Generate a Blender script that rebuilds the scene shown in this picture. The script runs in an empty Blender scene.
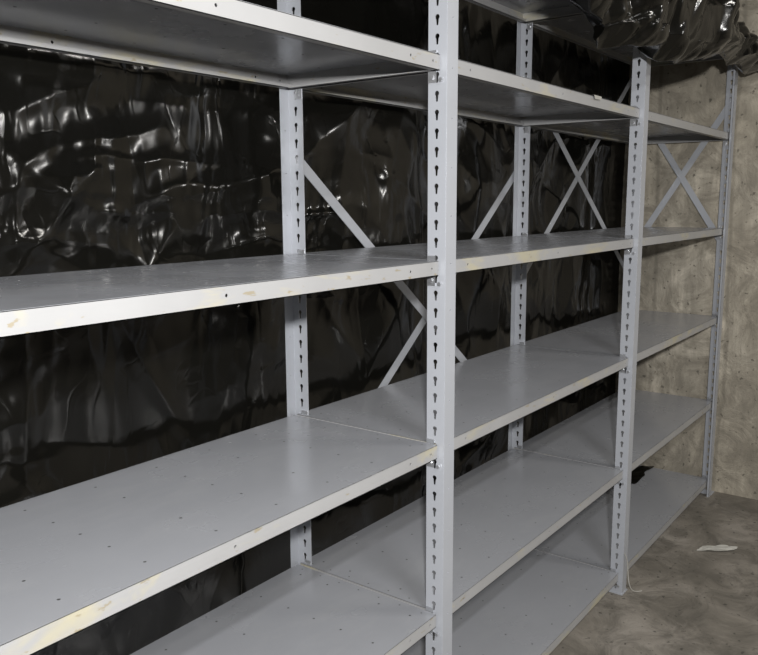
import bpy, bmesh, math, random
import numpy as np
from mathutils import Vector, Matrix
random.seed(4); rng=np.random.RandomState(11)
C=bpy.context.scene.collection
try:
    bpy.context.scene.view_settings.view_transform='Standard'
except Exception: pass

# ---------------- materials ----------------
def newmat(name):
    m=bpy.data.materials.new(name); m.use_nodes=True
    nt=m.node_tree; b=nt.nodes['Principled BSDF']
    return m,nt,b
def ramp(nt,stops):
    r=nt.nodes.new('ShaderNodeValToRGB')
    e=r.color_ramp.elements
    while len(e)<len(stops): e.new(0.5)
    for i,(p,c) in enumerate(stops):
        e[i].position=p; e[i].color=(c[0],c[1],c[2],1) if not isinstance(c,(int,float)) else (c,c,c,1)
    return r
def mapped(nt,scale=(1,1,1),coord='Object',rot=(0,0,0)):
    tc=nt.nodes.new('ShaderNodeTexCoord'); mp=nt.nodes.new('ShaderNodeMapping')
    mp.inputs['Scale'].default_value=scale; mp.inputs['Rotation'].default_value=rot
    nt.links.new(tc.outputs[coord],mp.inputs[0]); return mp
def noise(nt,vec,scale,detail=4,rough=.55,dist=0):
    n=nt.nodes.new('ShaderNodeTexNoise'); n.inputs['Scale'].default_value=scale
    n.inputs['Detail'].default_value=detail; n.inputs['Roughness'].default_value=rough
    n.inputs['Distortion'].default_value=dist
    nt.links.new(vec.outputs[0],n.inputs['Vector']); return n
def math_(nt,op,a,b_=0,c=0):
    n=nt.nodes.new('ShaderNodeMath'); n.operation=op
    for i,v in enumerate((a,b_,c)):
        if hasattr(v,'is_linked'): nt.links.new(v,n.inputs[i])
        else: n.inputs[i].default_value=v
    return n.outputs[0]
def mix(nt,fac,a,b,mode='MIX'):
    m=nt.nodes.new('ShaderNodeMix'); m.data_type='RGBA'; m.blend_type=mode
    for s,v in ((0,fac),(6,a),(7,b)):
        if hasattr(v,'is_linked'): nt.links.new(v,m.inputs[s])
        else: m.inputs[s].default_value=v if s==0 else (v[0],v[1],v[2],1)
    return m.outputs[2]
def bump(nt,b,h,strength,dist):
    n=nt.nodes.new('ShaderNodeBump'); n.inputs['Strength'].default_value=strength
    n.inputs['Distance'].default_value=dist
    nt.links.new(h,n.inputs['Height']); nt.links.new(n.outputs[0],b.inputs['Normal'])

def steel(name,base,stain=0,rough=.38,metal=0.0,var=.12,dust=0):
    m,nt,b=newmat(name)
    v=mapped(nt)
    n=noise(nt,v,4,4,.6)
    r=ramp(nt,[(.3,[c*(1-var) for c in base]),(.7,[c*(1+var*.6) for c in base])])
    nt.links.new(n.outputs[0],r.inputs[0]); col=r.outputs[0]
    if dust:
        vd=mapped(nt,(1.2,3,1)); nd=noise(nt,vd,2.6,7,.7,.5); rd=ramp(nt,[(.50,0.0),(.70,dust)]); nt.links.new(nd.outputs[0],rd.inputs[0])
        col=mix(nt,rd.outputs[0],col,(.48,.48,.47))
    if stain:
        v2=mapped(nt,(1,1,3)); n2=noise(nt,v2,3.2,5,.65,.4)
        r2=ramp(nt,[(.54,0.0),(.64,stain)]); nt.links.new(n2.outputs[0],r2.inputs[0])
        col=mix(nt,r2.outputs[0],col,(.44,.40,.26))
        n3=noise(nt,v2,26,3,.6); r3=ramp(nt,[(.66,0.0),(.70,.8)]); nt.links.new(n3.outputs[0],r3.inputs[0])
        col=mix(nt,r3.outputs[0],col,(.27,.23,.15))
    nt.links.new(col,b.inputs['Base Color'])
    n4=noise(nt,v,5,4,.6); r4=ramp(nt,[(.3,rough-.05),(.7,rough+.09)]); nt.links.new(n4.outputs[0],r4.inputs[0])
    nt.links.new(r4.outputs[0],b.inputs['Roughness'])
    b.inputs['Metallic'].default_value=metal
    return m
M_top=steel('shelf_enamel',(.325,.333,.352),0,.22,.12,.04,.14)
M_lip=steel('shelf_lip_enamel',(.335,.335,.335),.65,.40,0,.08)
M_post=steel('post_enamel',(.395,.41,.44),0,.33,.1,.06)
M_bolt=steel('zinc_bolt',(.6,.61,.63),0,.3,.8)
def plain(name,c,r=.6):
    m,nt,b=newmat(name)
    v=mapped(nt); n=noise(nt,v,30,3); rr=ramp(nt,[(.3,[x*.85 for x in c]),(.7,c)]); nt.links.new(n.outputs[0],rr.inputs[0])
    nt.links.new(rr.outputs[0],b.inputs['Base Color']); b.inputs['Roughness'].default_value=r
    return m
M_paper=plain('white_paper',(.42,.41,.37),.8)
M_dark=plain('hole_shade',(.05,.05,.05),.8)  # near-black colour painting the shade inside the shelf holes
# black polythene
M_pl,nt,b=newmat('black_polythene')
b.inputs['Base Color'].default_value=(.0045,.0043,.0035,1)
b.inputs['IOR'].default_value=1.47
v=mapped(nt,(1,1,.55),rot=(0,.25,0)); n=noise(nt,v,4,1,.4,.6)
va=mapped(nt,(1,1,.35),rot=(0,.4,0)); na=noise(nt,va,4.5,2,.5,.8)
ra=math_(nt,'ABSOLUTE',math_(nt,'SUBTRACT',na.outputs[0],.5)); ra=math_(nt,'MINIMUM',ra,.05)
vb=mapped(nt,(1,1,.6),rot=(0,-.8,0)); nb=noise(nt,vb,9,2,.5,.6)
rb=math_(nt,'ABSOLUTE',math_(nt,'SUBTRACT',nb.outputs[0],.5)); rb=math_(nt,'MINIMUM',rb,.03)
h=math_(nt,'MULTIPLY_ADD',ra,1.5,n.outputs[0]); h=math_(nt,'MULTIPLY_ADD',rb,.8,h)
bump(nt,b,h,.26,.03)
b.inputs['Roughness'].default_value=.15
# concrete wall
def concrete(name,c1,c2,c3,boards=True,sc=1.0):
    m,nt,b=newmat(name)
    v=mapped(nt); n=noise(nt,v,1.9*sc,7,.62,.5)
    r=ramp(nt,[(.34,c1),(.5,c2),(.66,c3)]); nt.links.new(n.outputs[0],r.inputs[0]); col=r.outputs[0]
    n5=noise(nt,v,6,9,.72,.9); r5=ramp(nt,[(.40,.8),(.58,0.0)]); nt.links.new(n5.outputs[0],r5.inputs[0])
    col=mix(nt,r5.outputs[0],col,[c*.75 for c in c1])
    if boards:
        vs=mapped(nt,(4,4,.8)); ns=noise(nt,vs,1.6,6,.7,.6); rs=ramp(nt,[(.38,.7),(.62,0.0)]); nt.links.new(ns.outputs[0],rs.inputs[0])
        col=mix(nt,rs.outputs[0],col,[c*.45 for c in c2])
        wv=nt.nodes.new('ShaderNodeTexWave'); wv.wave_type='BANDS'; wv.bands_direction='Y'; wv.inputs['Scale'].default_value=.9
        wv.inputs['Distortion'].default_value=.8; wv.inputs['Detail'].default_value=3
        nt.links.new(v.outputs[0],wv.inputs['Vector']); rw=ramp(nt,[(.0,.4),(.012,0.0)]); nt.links.new(wv.outputs[0],rw.inputs[0])
        col=mix(nt,rw.outputs[0],col,[c*.5 for c in c1])
    vp=nt.nodes.new('ShaderNodeTexNoise'); vp.inputs['Scale'].default_value=42; vp.inputs['Detail'].default_value=3
    nt.links.new(v.outputs[0],vp.inputs['Vector']); rp=ramp(nt,[(.31,.8),(.36,0.0)]); nt.links.new(vp.outputs[0],rp.inputs[0])
    col=mix(nt,rp.outputs[0],col,[c*.35 for c in c1])
    nt.links.new(col,b.inputs['Base Color']); b.inputs['Roughness'].default_value=.85
    bump(nt,b,n5.outputs[0],.5,.025)
    return m
M_wall=concrete('board_marked_concrete',(.29,.26,.205),(.50,.45,.36),(.68,.62,.51))
M_floor=concrete('concrete_floor',(.135,.122,.10),(.20,.18,.15),(.28,.255,.22),False,1.6)
M_ceil=concrete('concrete_ceiling',(.12,.115,.10),(.18,.17,.15),(.22,.2,.18),False)

# ---------------- helpers ----------------
def mkobj(name,bm,mats,parent=None,smooth=False):
    me=bpy.data.meshes.new(name); bm.to_mesh(me); bm.free()
    for m in mats: me.materials.append(m)
    if smooth:
        for p in me.polygons: p.use_smooth=True
    o=bpy.data.objects.new(name,me); C.objects.link(o)
    if parent: o.parent=parent
    return o
def box(bm,x0,x1,y0,y1,z0,z1,mi=0,bev=0):
    r=bmesh.ops.create_cube(bm,size=1); vs=r['verts']
    for w in vs:
        w.co=Vector(((x0+x1)/2+w.co.x*(x1-x0),(y0+y1)/2+w.co.y*(y1-y0),(z0+z1)/2+w.co.z*(z1-z0)))
    fs=set(f for w in vs for f in w.link_faces)
    for f in fs: f.material_index=mi
def cyl(bm,p,axis,r,h,mi=0,seg=6):
    q=Vector((0,0,1)).rotation_difference(Vector(axis)).to_matrix().to_4x4()
    rr=bmesh.ops.create_cone(bm,segments=seg,radius1=r,radius2=r,depth=h,cap_ends=True,matrix=Matrix.Translation(p)@q)
    for f in set(f for w in rr['verts'] for f in w.link_faces): f.material_index=mi
def perforated(outer,holes,th):
    cu=bpy.data.curves.new('tmp','CURVE'); cu.dimensions='2D'; cu.fill_mode='BOTH'; cu.extrude=th/2
    for pts in [outer]+holes:
        s=cu.splines.new('POLY'); s.points.add(len(pts)-1)
        for i,p in enumerate(pts): s.points[i].co=(p[0],p[1],0,1)
        s.use_cyclic_u=True
    o=bpy.data.objects.new('tmp',cu); C.objects.link(o)
    dg=bpy.context.evaluated_depsgraph_get(); dg.update()
    me=bpy.data.meshes.new_from_object(o.evaluated_get(dg))
    bpy.data.objects.remove(o); bpy.data.curves.remove(cu)
    return me
def add_mesh(bm,me,mat,mi):
    m2=me.copy(); m2.transform(mat)
    m2.materials.clear()
    for p in m2.polygons: p.use_smooth=False
    m2.polygons.foreach_set('material_index',[mi]*len(m2.polygons))
    m2.update()
    bm.from_mesh(m2); bpy.data.meshes.remove(m2)
    
W=1.22; D=.46; PH=2.12
LV=[.082,.4706,.8764,1.2867,1.712,2.07]
FW=.045
def keyhole(cx,cy,s=1.0):
    r=.0056*s; pts=[]
    for i in range(9):
        a=math.radians(-50+ i*280/8); pts.append((cx+r*math.cos(a),cy+r*math.sin(a)))
    pts+= [(cx-.0024*s,cy-.0165*s),(cx+.0024*s,cy-.0165*s)]
    return pts
h=[]; z=.035
while z<PH-.02: h.append(keyhole(FW*.52,z)); z+=.0381
flange_holes=perforated([(0,0),(FW,0),(FW,PH),(0,PH)],h,.002)
sm=[]
z=.06
while z<PH-.03:
    sm.append([(.021+.0022*math.cos(a*math.pi/3),z+.0022*math.sin(a*math.pi/3)) for a in range(6)]); z+=.1016
flange_small=perforated([(0,0),(.042,0),(.042,PH),(0,PH)],sm,.002)
BX=.014
def post(name,x,front,parent,dirx=1):
    bm=bmesh.new()
    if not front: x=x+(BX if dirx<0 else 0)
    sx=1 if front else .72
    if front:
        Ms=Matrix(((0,0,1,x),(1,0,0,0),(0,1,0,0),(0,0,0,1)))
        Mf=Matrix(((dirx,0,0,x),(0,0,1,0.0),(0,1,0,0),(0,0,0,1)))
    else:
        Ms=Matrix(((0,0,1,x),(-1,0,0,D),(0,1,0,0),(0,0,0,1)))
        Mf=Matrix(((dirx*sx,0,0,x),(0,0,1,D),(0,1,0,0),(0,0,0,1)))
    add_mesh(bm,flange_holes,Ms,0)
    add_mesh(bm,flange_small,Mf,0)
    if front:
        box(bm,min(x+.040*dirx,x+.042*dirx),max(x+.040*dirx,x+.042*dirx),0,.009,0,PH)
        box(bm,x-.004,x+.05,-.004,.05,0,.004)
    else:
        box(bm,x-.05,x+.03,D-.05,D+.004,0,.004)
    for lv in LV:
        yy=.034 if front else D-.034
        box(bm,x-.0035,x-.001,yy-.010,yy+.010,lv-.055,lv+.010,1)
        cyl(bm,(x-.005,yy,lv-.044),(1,0,0),.0055,.004,1)
        if front:
            cyl(bm,(x-.005,.012,lv-.05),(1,0,0),.0045,.004,1)
    bmesh.ops.recalc_face_normals(bm,faces=bm.faces)
    return mkobj(name,bm,[M_post,M_bolt],parent)

LH=.032; Y0=.014; Y1=D-.014
def circ(cx,cy,r,n=8): return [(cx+r*math.cos(2*math.pi*i/n),cy+r*math.sin(2*math.pi*i/n)) for i in range(n)]
sx0,sx1=.005,W-.005
hc=[]
L=sx1-sx0
for j,yy in enumerate([.06,.15,.31,.40]):
    for i in range(9):
        hc.append((.045+i*(L-.08)/8,yy,.0028))
for i in range(4): hc.append((.045+(i*2+1)*(L-.08)/8,.23,.0028))
for xx in (.02,L-.01):
    for k in range(7): hc.append((xx,.045+k*.062,.0022))
plate=perforated([(sx0,Y0),(sx1,Y0),(sx1,Y1),(sx0,Y1)],[circ(*q) for q in hc],.0016)
lh=[]
for xx in (.035,.115,L/2,L-.105,L-.025): lh.append(circ(sx0+xx,-LH*.5,.003))
lipskin=perforated([(sx0,-LH),(sx1,-LH),(sx1,-.0005),(sx0,-.0005)],lh,.0016)
def shelf(name,x,z,parent):
    bm=bmesh.new()
    add_mesh(bm,plate,Matrix.Translation((x,0,z-.0008)),0)
    a,bb=x+sx0,x+sx1; t=.0016
    for (yo,s) in ((Y0,1),(Y1,-1)):
        add_mesh(bm,lipskin,Matrix(((1,0,0,x),(0,0,1,yo+s*.0008),(0,1,0,z),(0,0,0,1))),1)
        ya,yb=sorted((yo,yo+.016*s)); box(bm,a,bb,ya,yb,z-LH,z-LH+t,1)
        ya,yb=sorted((yo+.0145*s,yo+.016*s)); box(bm,a,bb,ya,yb,z-LH,z-LH+.009,1)
    for (xo,s) in ((a,1),(bb,-1)):
        xa,xb=sorted((xo,xo+t*s)); box(bm,xa,xb,Y0+.002,Y1-.002,z-LH,z-.0005,1)
        xa,xb=sorted((xo,xo+.014*s)); box(bm,xa,xb,Y0+.002,Y1-.002,z-LH,z-LH+t,1)
    for cx,cy,r in hc:   # dark discs added so the punched holes read as shaded
        cyl(bm,(x+cx,cy,z-.0010),(0,0,1),r-.0001,.0018,2,8)
    bmesh.ops.recalc_face_normals(bm,faces=bm.faces)
    return mkobj(name,bm,[M_top,M_lip,M_dark],parent)
def strap(bm,p,q,w=.028,t=.002):
    p=Vector(p);q=Vector(q);d=(q-p);L=d.length;d.normalize()
    nrm=Vector((0,1,0)) if abs(d.x)>abs(d.y) else Vector((1,0,0))
    s=d.cross(nrm).normalized()
    r=bmesh.ops.create_cube(bm,size=1)
    for v_ in r['verts']:
        c=v_.co.copy(); v_.co=(p+q)/2+d*c.x*L+s*c.y*w+nrm*c.z*t
    for e in (p,q): cyl(bm,e+d*(.012 if e is p else -.012),nrm,.006,.008,1)

for k,xb in enumerate([-2*W,-W,0,W]):
    e=bpy.data.objects.new('metal_shelving_unit',None); C.objects.link(e)
    for i,z in enumerate(LV): shelf('shelf_%d'%(i+1),xb,z,e)
    post('post_front_left',xb,True,e); post('post_back_left',xb,False,e,-1)
    if k==3:
        post('post_front_right',xb+W,True,e,-1); post('post_back_right',xb+W-BX,False,e,-1)
    bm=bmesh.new()
    yb=D+.004
    if k==2:
        strap(bm,(.0,yb,1.555),(W,yb,.59)); strap(bm,(.0,yb+.003,.555),(W+.01,yb+.003,1.515))
    elif k==3:
        strap(bm,(W,yb,1.92),(2*W,yb,1.065)); strap(bm,(W,yb+.003,1.06),(2*W,yb+.003,2.01))
        strap(bm,(2*W+.006,.015,1.20),(2*W+.006,D-.015,1.865)); strap(bm,(2*W+.009,.015,1.86),(2*W+.009,D-.015,1.17))
    elif k==0:
        strap(bm,(xb,yb,1.53),(xb+W,yb,.61)); strap(bm,(xb,yb+.003,.575),(xb+W,yb+.003,1.50))
    if len(bm.verts): mkobj('cross_brace',bm,[M_post,M_bolt],e)
    else: bm.free()

# ---------------- room ----------------
def room(name,x0,x1,y0,y1,z0,z1,m):
    bm=bmesh.new(); box(bm,x0,x1,y0,y1,z0,z1); return mkobj(name,bm,[m])
XR=2.50; YB=.72; H=3.0
room('floor',-4.2,XR+.2,-4.2,YB+.2,-.1,0,M_floor)
room('wall_right',XR,XR+.2,-4.2,YB+.2,0,H,M_wall)
room('wall_back',-4.2,XR,YB,YB+.2,0,H,M_wall)
room('wall_left',-4.2,-4.0,-4.2,YB,0,H,M_ceil)
room('wall_front',-4.0,XR,-4.2,-4.0,0,H,M_ceil)
room('ceiling',-4.2,XR+.2,-4.2,YB+.2,H,H+.1,M_ceil)

# ---------------- numpy noise ----------------
def vnoise(x,y,seed):
    r=np.random.RandomState(seed); T=r.rand(64,64)*2-1
    xi=np.floor(x).astype(int); yi=np.floor(y).astype(int); fx=x-xi; fy=y-yi
    fx=fx*fx*fx*(fx*(fx*6-15)+10); fy=fy*fy*fy*(fy*(fy*6-15)+10)
    g=lambda a,b_: T[a%64,b_%64]
    return (g(xi,yi)*(1-fx)+g(xi+1,yi)*fx)*(1-fy)+(g(xi,yi+1)*(1-fx)+g(xi+1,yi+1)*fx)*fy
def crumple(x,y,seed,sc,n=5,asp=.45,eps=.0012):
    wx=x+.25/sc*vnoise(x*sc*.7,y*sc*.7,seed+1); wy=y+.25/sc*vnoise(x*sc*.7,y*sc*.7,seed+2)
    h=np.zeros_like(x)
    for k in range(n):
        a=np.random.RandomState(seed*7+k).rand()*math.pi
        u=wx*math.cos(a)+wy*math.sin(a); w_=-wx*math.sin(a)+wy*math.cos(a)
        q=vnoise(u*sc*(1+.35*k),w_*sc*asp*(1+.35*k),seed+10+k)
        h+=np.sqrt(q*q+eps)/(1+.35*k)
    return h-1.0
def gridmesh(name,P,mat):
    nv,nu=P.shape[:2]
    me=bpy.data.meshes.new(name)
    idx=np.arange(nu*nv).reshape(nv,nu)
    F=np.stack([idx[:-1,:-1],idx[:-1,1:],idx[1:,1:],idx[1:,:-1]],-1).reshape(-1,4)
    me.from_pydata(P.reshape(-1,3).tolist(),[],F.tolist()); me.materials.append(mat)
    for p in me.polygons: p.use_smooth=True
    o=bpy.data.objects.new(name,me); C.objects.link(o); return o
nx,nz=900,460
X,Z=np.meshgrid(np.linspace(-2.6,XR-.01,nx),np.linspace(.005,2.6,nz))
Y=.026*vnoise(X*2.6+.4*Z,Z*.5,3)+.018*vnoise(X*5.5+1.0*np.sin(Z*1.5),Z*.8,5)
Y+=.028*crumple(X,Z,21,1.7,4,.3,.0004)
mask=np.clip(vnoise(X*1.7,Z*1.7,91)*2.2+.5,0,1)
Y+=.013*mask*crumple(X,Z,33,5.0,4,.25,.0005)
m2=np.clip(vnoise(X*2.3+9,Z*2.3,95)*2.5,0,1)
Y+=.006*m2*crumple(X,Z,47,12,4,.3,.001)
Y=.552+.066*np.tanh(Y/.066)
e_=np.clip((X-2.2)/.3,0,1); Y=Y*(1-e_)+(.497+.2*(Y-.483))*e_
gridmesh('black_plastic_sheeting',np.stack([X,Y,Z],-1),M_pl)

# ---------------- draped bundle over top shelf ----------------
nu,nv=330,190
U,V=np.meshgrid(np.linspace(0,1,nu),np.linspace(0,1,nv))
xs=.30+U*(2.47-.30)
bot=np.interp(xs,[.3,.46,.65,.94,1.30,1.55,1.8,2.1,2.47],[1.93,1.89,1.855,1.83,1.845,1.89,1.955,1.95,1.96])
bot=bot+.018*vnoise(xs*7,xs*0+.5,77)
top=np.interp(xs,[.3,1.2,1.6,2.0,2.3,2.47],[2.17,2.18,2.12,2.125,2.14,2.11])
bul=np.interp(xs,[.3,1.0,1.8,2.2,2.47],[.07,.10,.09,.13,.13])
vk=np.array([0,.14,.28,.42,.58,.74,.86,1.0])
yk=[lambda b_:.36+0*b_,lambda b_:.22+0*b_,lambda b_:.04+0*b_,lambda b_:-.55*b_,lambda b_:-1.0*b_,lambda b_:-.95*b_,lambda b_:-.5*b_,lambda b_:-.012+0*b_]
zk=[lambda t,b_:2.085+0*t,lambda t,b_:t-.03,lambda t,b_:t,lambda t,b_:t-.02,lambda t,b_:b_+.55*(t-b_),lambda t,b_:b_+.18*(t-b_),lambda t,b_:b_,lambda t,b_:b_+.05]
YK=np.stack([f(bul) for f in yk],0); ZK=np.stack([f(top,bot) for f in zk],0)
i=np.clip(np.searchsorted(vk,V,side='right')-1,0,6); t=(V-vk[i])/(vk[i+1]-vk[i]); t=t*t*(3-2*t)*.5+t*.5
ii=np.indices(V.shape)
yy=YK[i,ii[0],ii[1]]*(1-t)+YK[i+1,ii[0],ii[1]]*t
zz=ZK[i,ii[0],ii[1]]*(1-t)+ZK[i+1,ii[0],ii[1]]*t
s=V*.55
d=.075*crumple(xs,s,51,3.2,4,.5,.0005)+.028*crumple(xs,s,61,9,4,.5,.0006)+.016*vnoise(xs*10,s*3,71)
env=np.clip(V*8,0,1)*np.clip((1-V)*6,0.15,1)
d=(d+.03)*env
yy=yy-d*np.where(V<.3,.1,1.0); zz=zz+np.where(V<.45,np.abs(d)*.7,d*.25)
zz=np.where(yy>-.0,np.maximum(zz,2.128),zz)
yy=np.where((zz<2.125)&(V>.3),np.minimum(yy,-.012),yy)
gridmesh('plastic_sheet_bundle',np.stack([xs,yy,zz],-1),M_pl)

# ---------------- small things ----------------
def scrap(name,cx,cy,z,lx,ly,amp,seed,mat,rot=0,pin=.5):
    n=28; A,B=np.meshgrid(np.linspace(-1,1,n),np.linspace(-1,1,n))
    edge=1+.25*vnoise(A*2+5,B*2+5,seed)
    x=A*lx*edge; y=B*ly*edge*(1-pin*A*A)
    h=amp*(crumple(A*.5,B*.5,seed,3)+1); h=h-h.min()+.002
    c,s_=math.cos(rot),math.sin(rot)
    return gridmesh(name,np.stack([cx+x*c-y*s_,cy+x*s_+y*c,z+h],-1),mat)
scrap('crumpled_paper_scrap',1.82,-.18,.0,.078,.026,.005,5,M_paper,-.93)
scrap('black_plastic_scrap',2.26,.35,LV[0],.16,.07,.005,9,M_pl,0,.1)
bm=bmesh.new()
pts=[(.815,.05,1.7145),(.875,.055,1.7145),(.875,.010,1.7145),(.815,.010,1.7145)]
p2=[(.822,.009,1.703),(.868,.009,1.705)]
vs=[bm.verts.new(p) for p in pts+p2]
bm.faces.new(vs[:4]); bm.faces.new([vs[3],vs[2],vs[5],vs[4]])
mkobj('paper_tag',bm,[M_paper])
cu=bpy.data.curves.new('string','CURVE'); cu.dimensions='3D'; cu.bevel_depth=.0016
sp=cu.splines.new('NURBS'); P=[(W+.0,-.004,.16),(W+.012,-.010,.14),(W+.02,-.012,.09),(W+.008,-.02,.05),(W+.03,-.03,.004),(W+.07,-.05,.002)]
sp.points.add(len(P)-1)
for q,p in zip(sp.points,P): q.co=(*p,1)
sp.use_endpoint_u=True; sp.order_u=3
o=bpy.data.objects.new('loose_string',cu); C.objects.link(o); cu.materials.append(M_paper)

# ---------------- lights ----------------
def area(name,loc,tgt,size,sy,en,col=(1,1,1)):
    l=bpy.data.lights.new(name,'AREA'); l.shape='RECTANGLE'; l.size=size; l.size_y=sy; l.energy=en; l.color=col
    o=bpy.data.objects.new(name,l); C.objects.link(o); o.location=loc
    o.rotation_euler=(Vector(tgt)-Vector(loc)).to_track_quat('-Z','Y').to_euler(); return o
cam_loc=Vector((-1.4302,-.8947,1.4114))
area('camera_flash',(-1.72,-1.14,1.64),(1.0,.3,1.1),.06,.06,68,(1,.99,.98))  # the camera's flash, set back behind the camera for gentler falloff
area('ceiling_lamp_1',(-1.0,-1.9,2.93),(-1.0,-1.9,0),.9,.10,50,(.98,.98,1))
area('ceiling_lamp_2',(1.5,-2.2,2.93),(1.5,-2.2,0),.9,.10,34,(1,.96,.9))
area('glint_light',(1.9,-2.6,1.95),(-.3,.5,1.3),.12,.12,6,(1,.98,.95))  # added off-frame light, makes highlights on the black sheeting
area('glint_light',(0.1,-3.3,1.8),(-.8,.5,1.3),.12,.12,6,(1,.98,.95))  # second added light for sheeting glints, further left
w=bpy.data.worlds.new('world'); w.use_nodes=True; bpy.context.scene.world=w
w.node_tree.nodes['Background'].inputs[0].default_value=(.5,.5,.5,1); w.node_tree.nodes['Background'].inputs[1].default_value=.1

# ---------------- camera ----------------
yaw,pit,rol,f=.9271,.1583,-.0053,784.43
F=Vector((math.sin(yaw)*math.cos(pit),math.cos(yaw)*math.cos(pit),-math.sin(pit)))
rt=Vector((math.cos(yaw),-math.sin(yaw),0)); up=rt.cross(F)
R2=rt*math.cos(rol)+up*math.sin(rol); U2=-rt*math.sin(rol)+up*math.cos(rol)
cd=bpy.data.cameras.new('camera'); cd.sensor_width=36; cd.lens=f*36/758; cd.clip_start=.02
co=bpy.data.objects.new('camera',cd); C.objects.link(co)
M=Matrix(((R2.x,U2.x,-F.x,cam_loc.x),(R2.y,U2.y,-F.y,cam_loc.y),(R2.z,U2.z,-F.z,cam_loc.z),(0,0,0,1)))
co.matrix_world=M
bpy.context.scene.camera=co
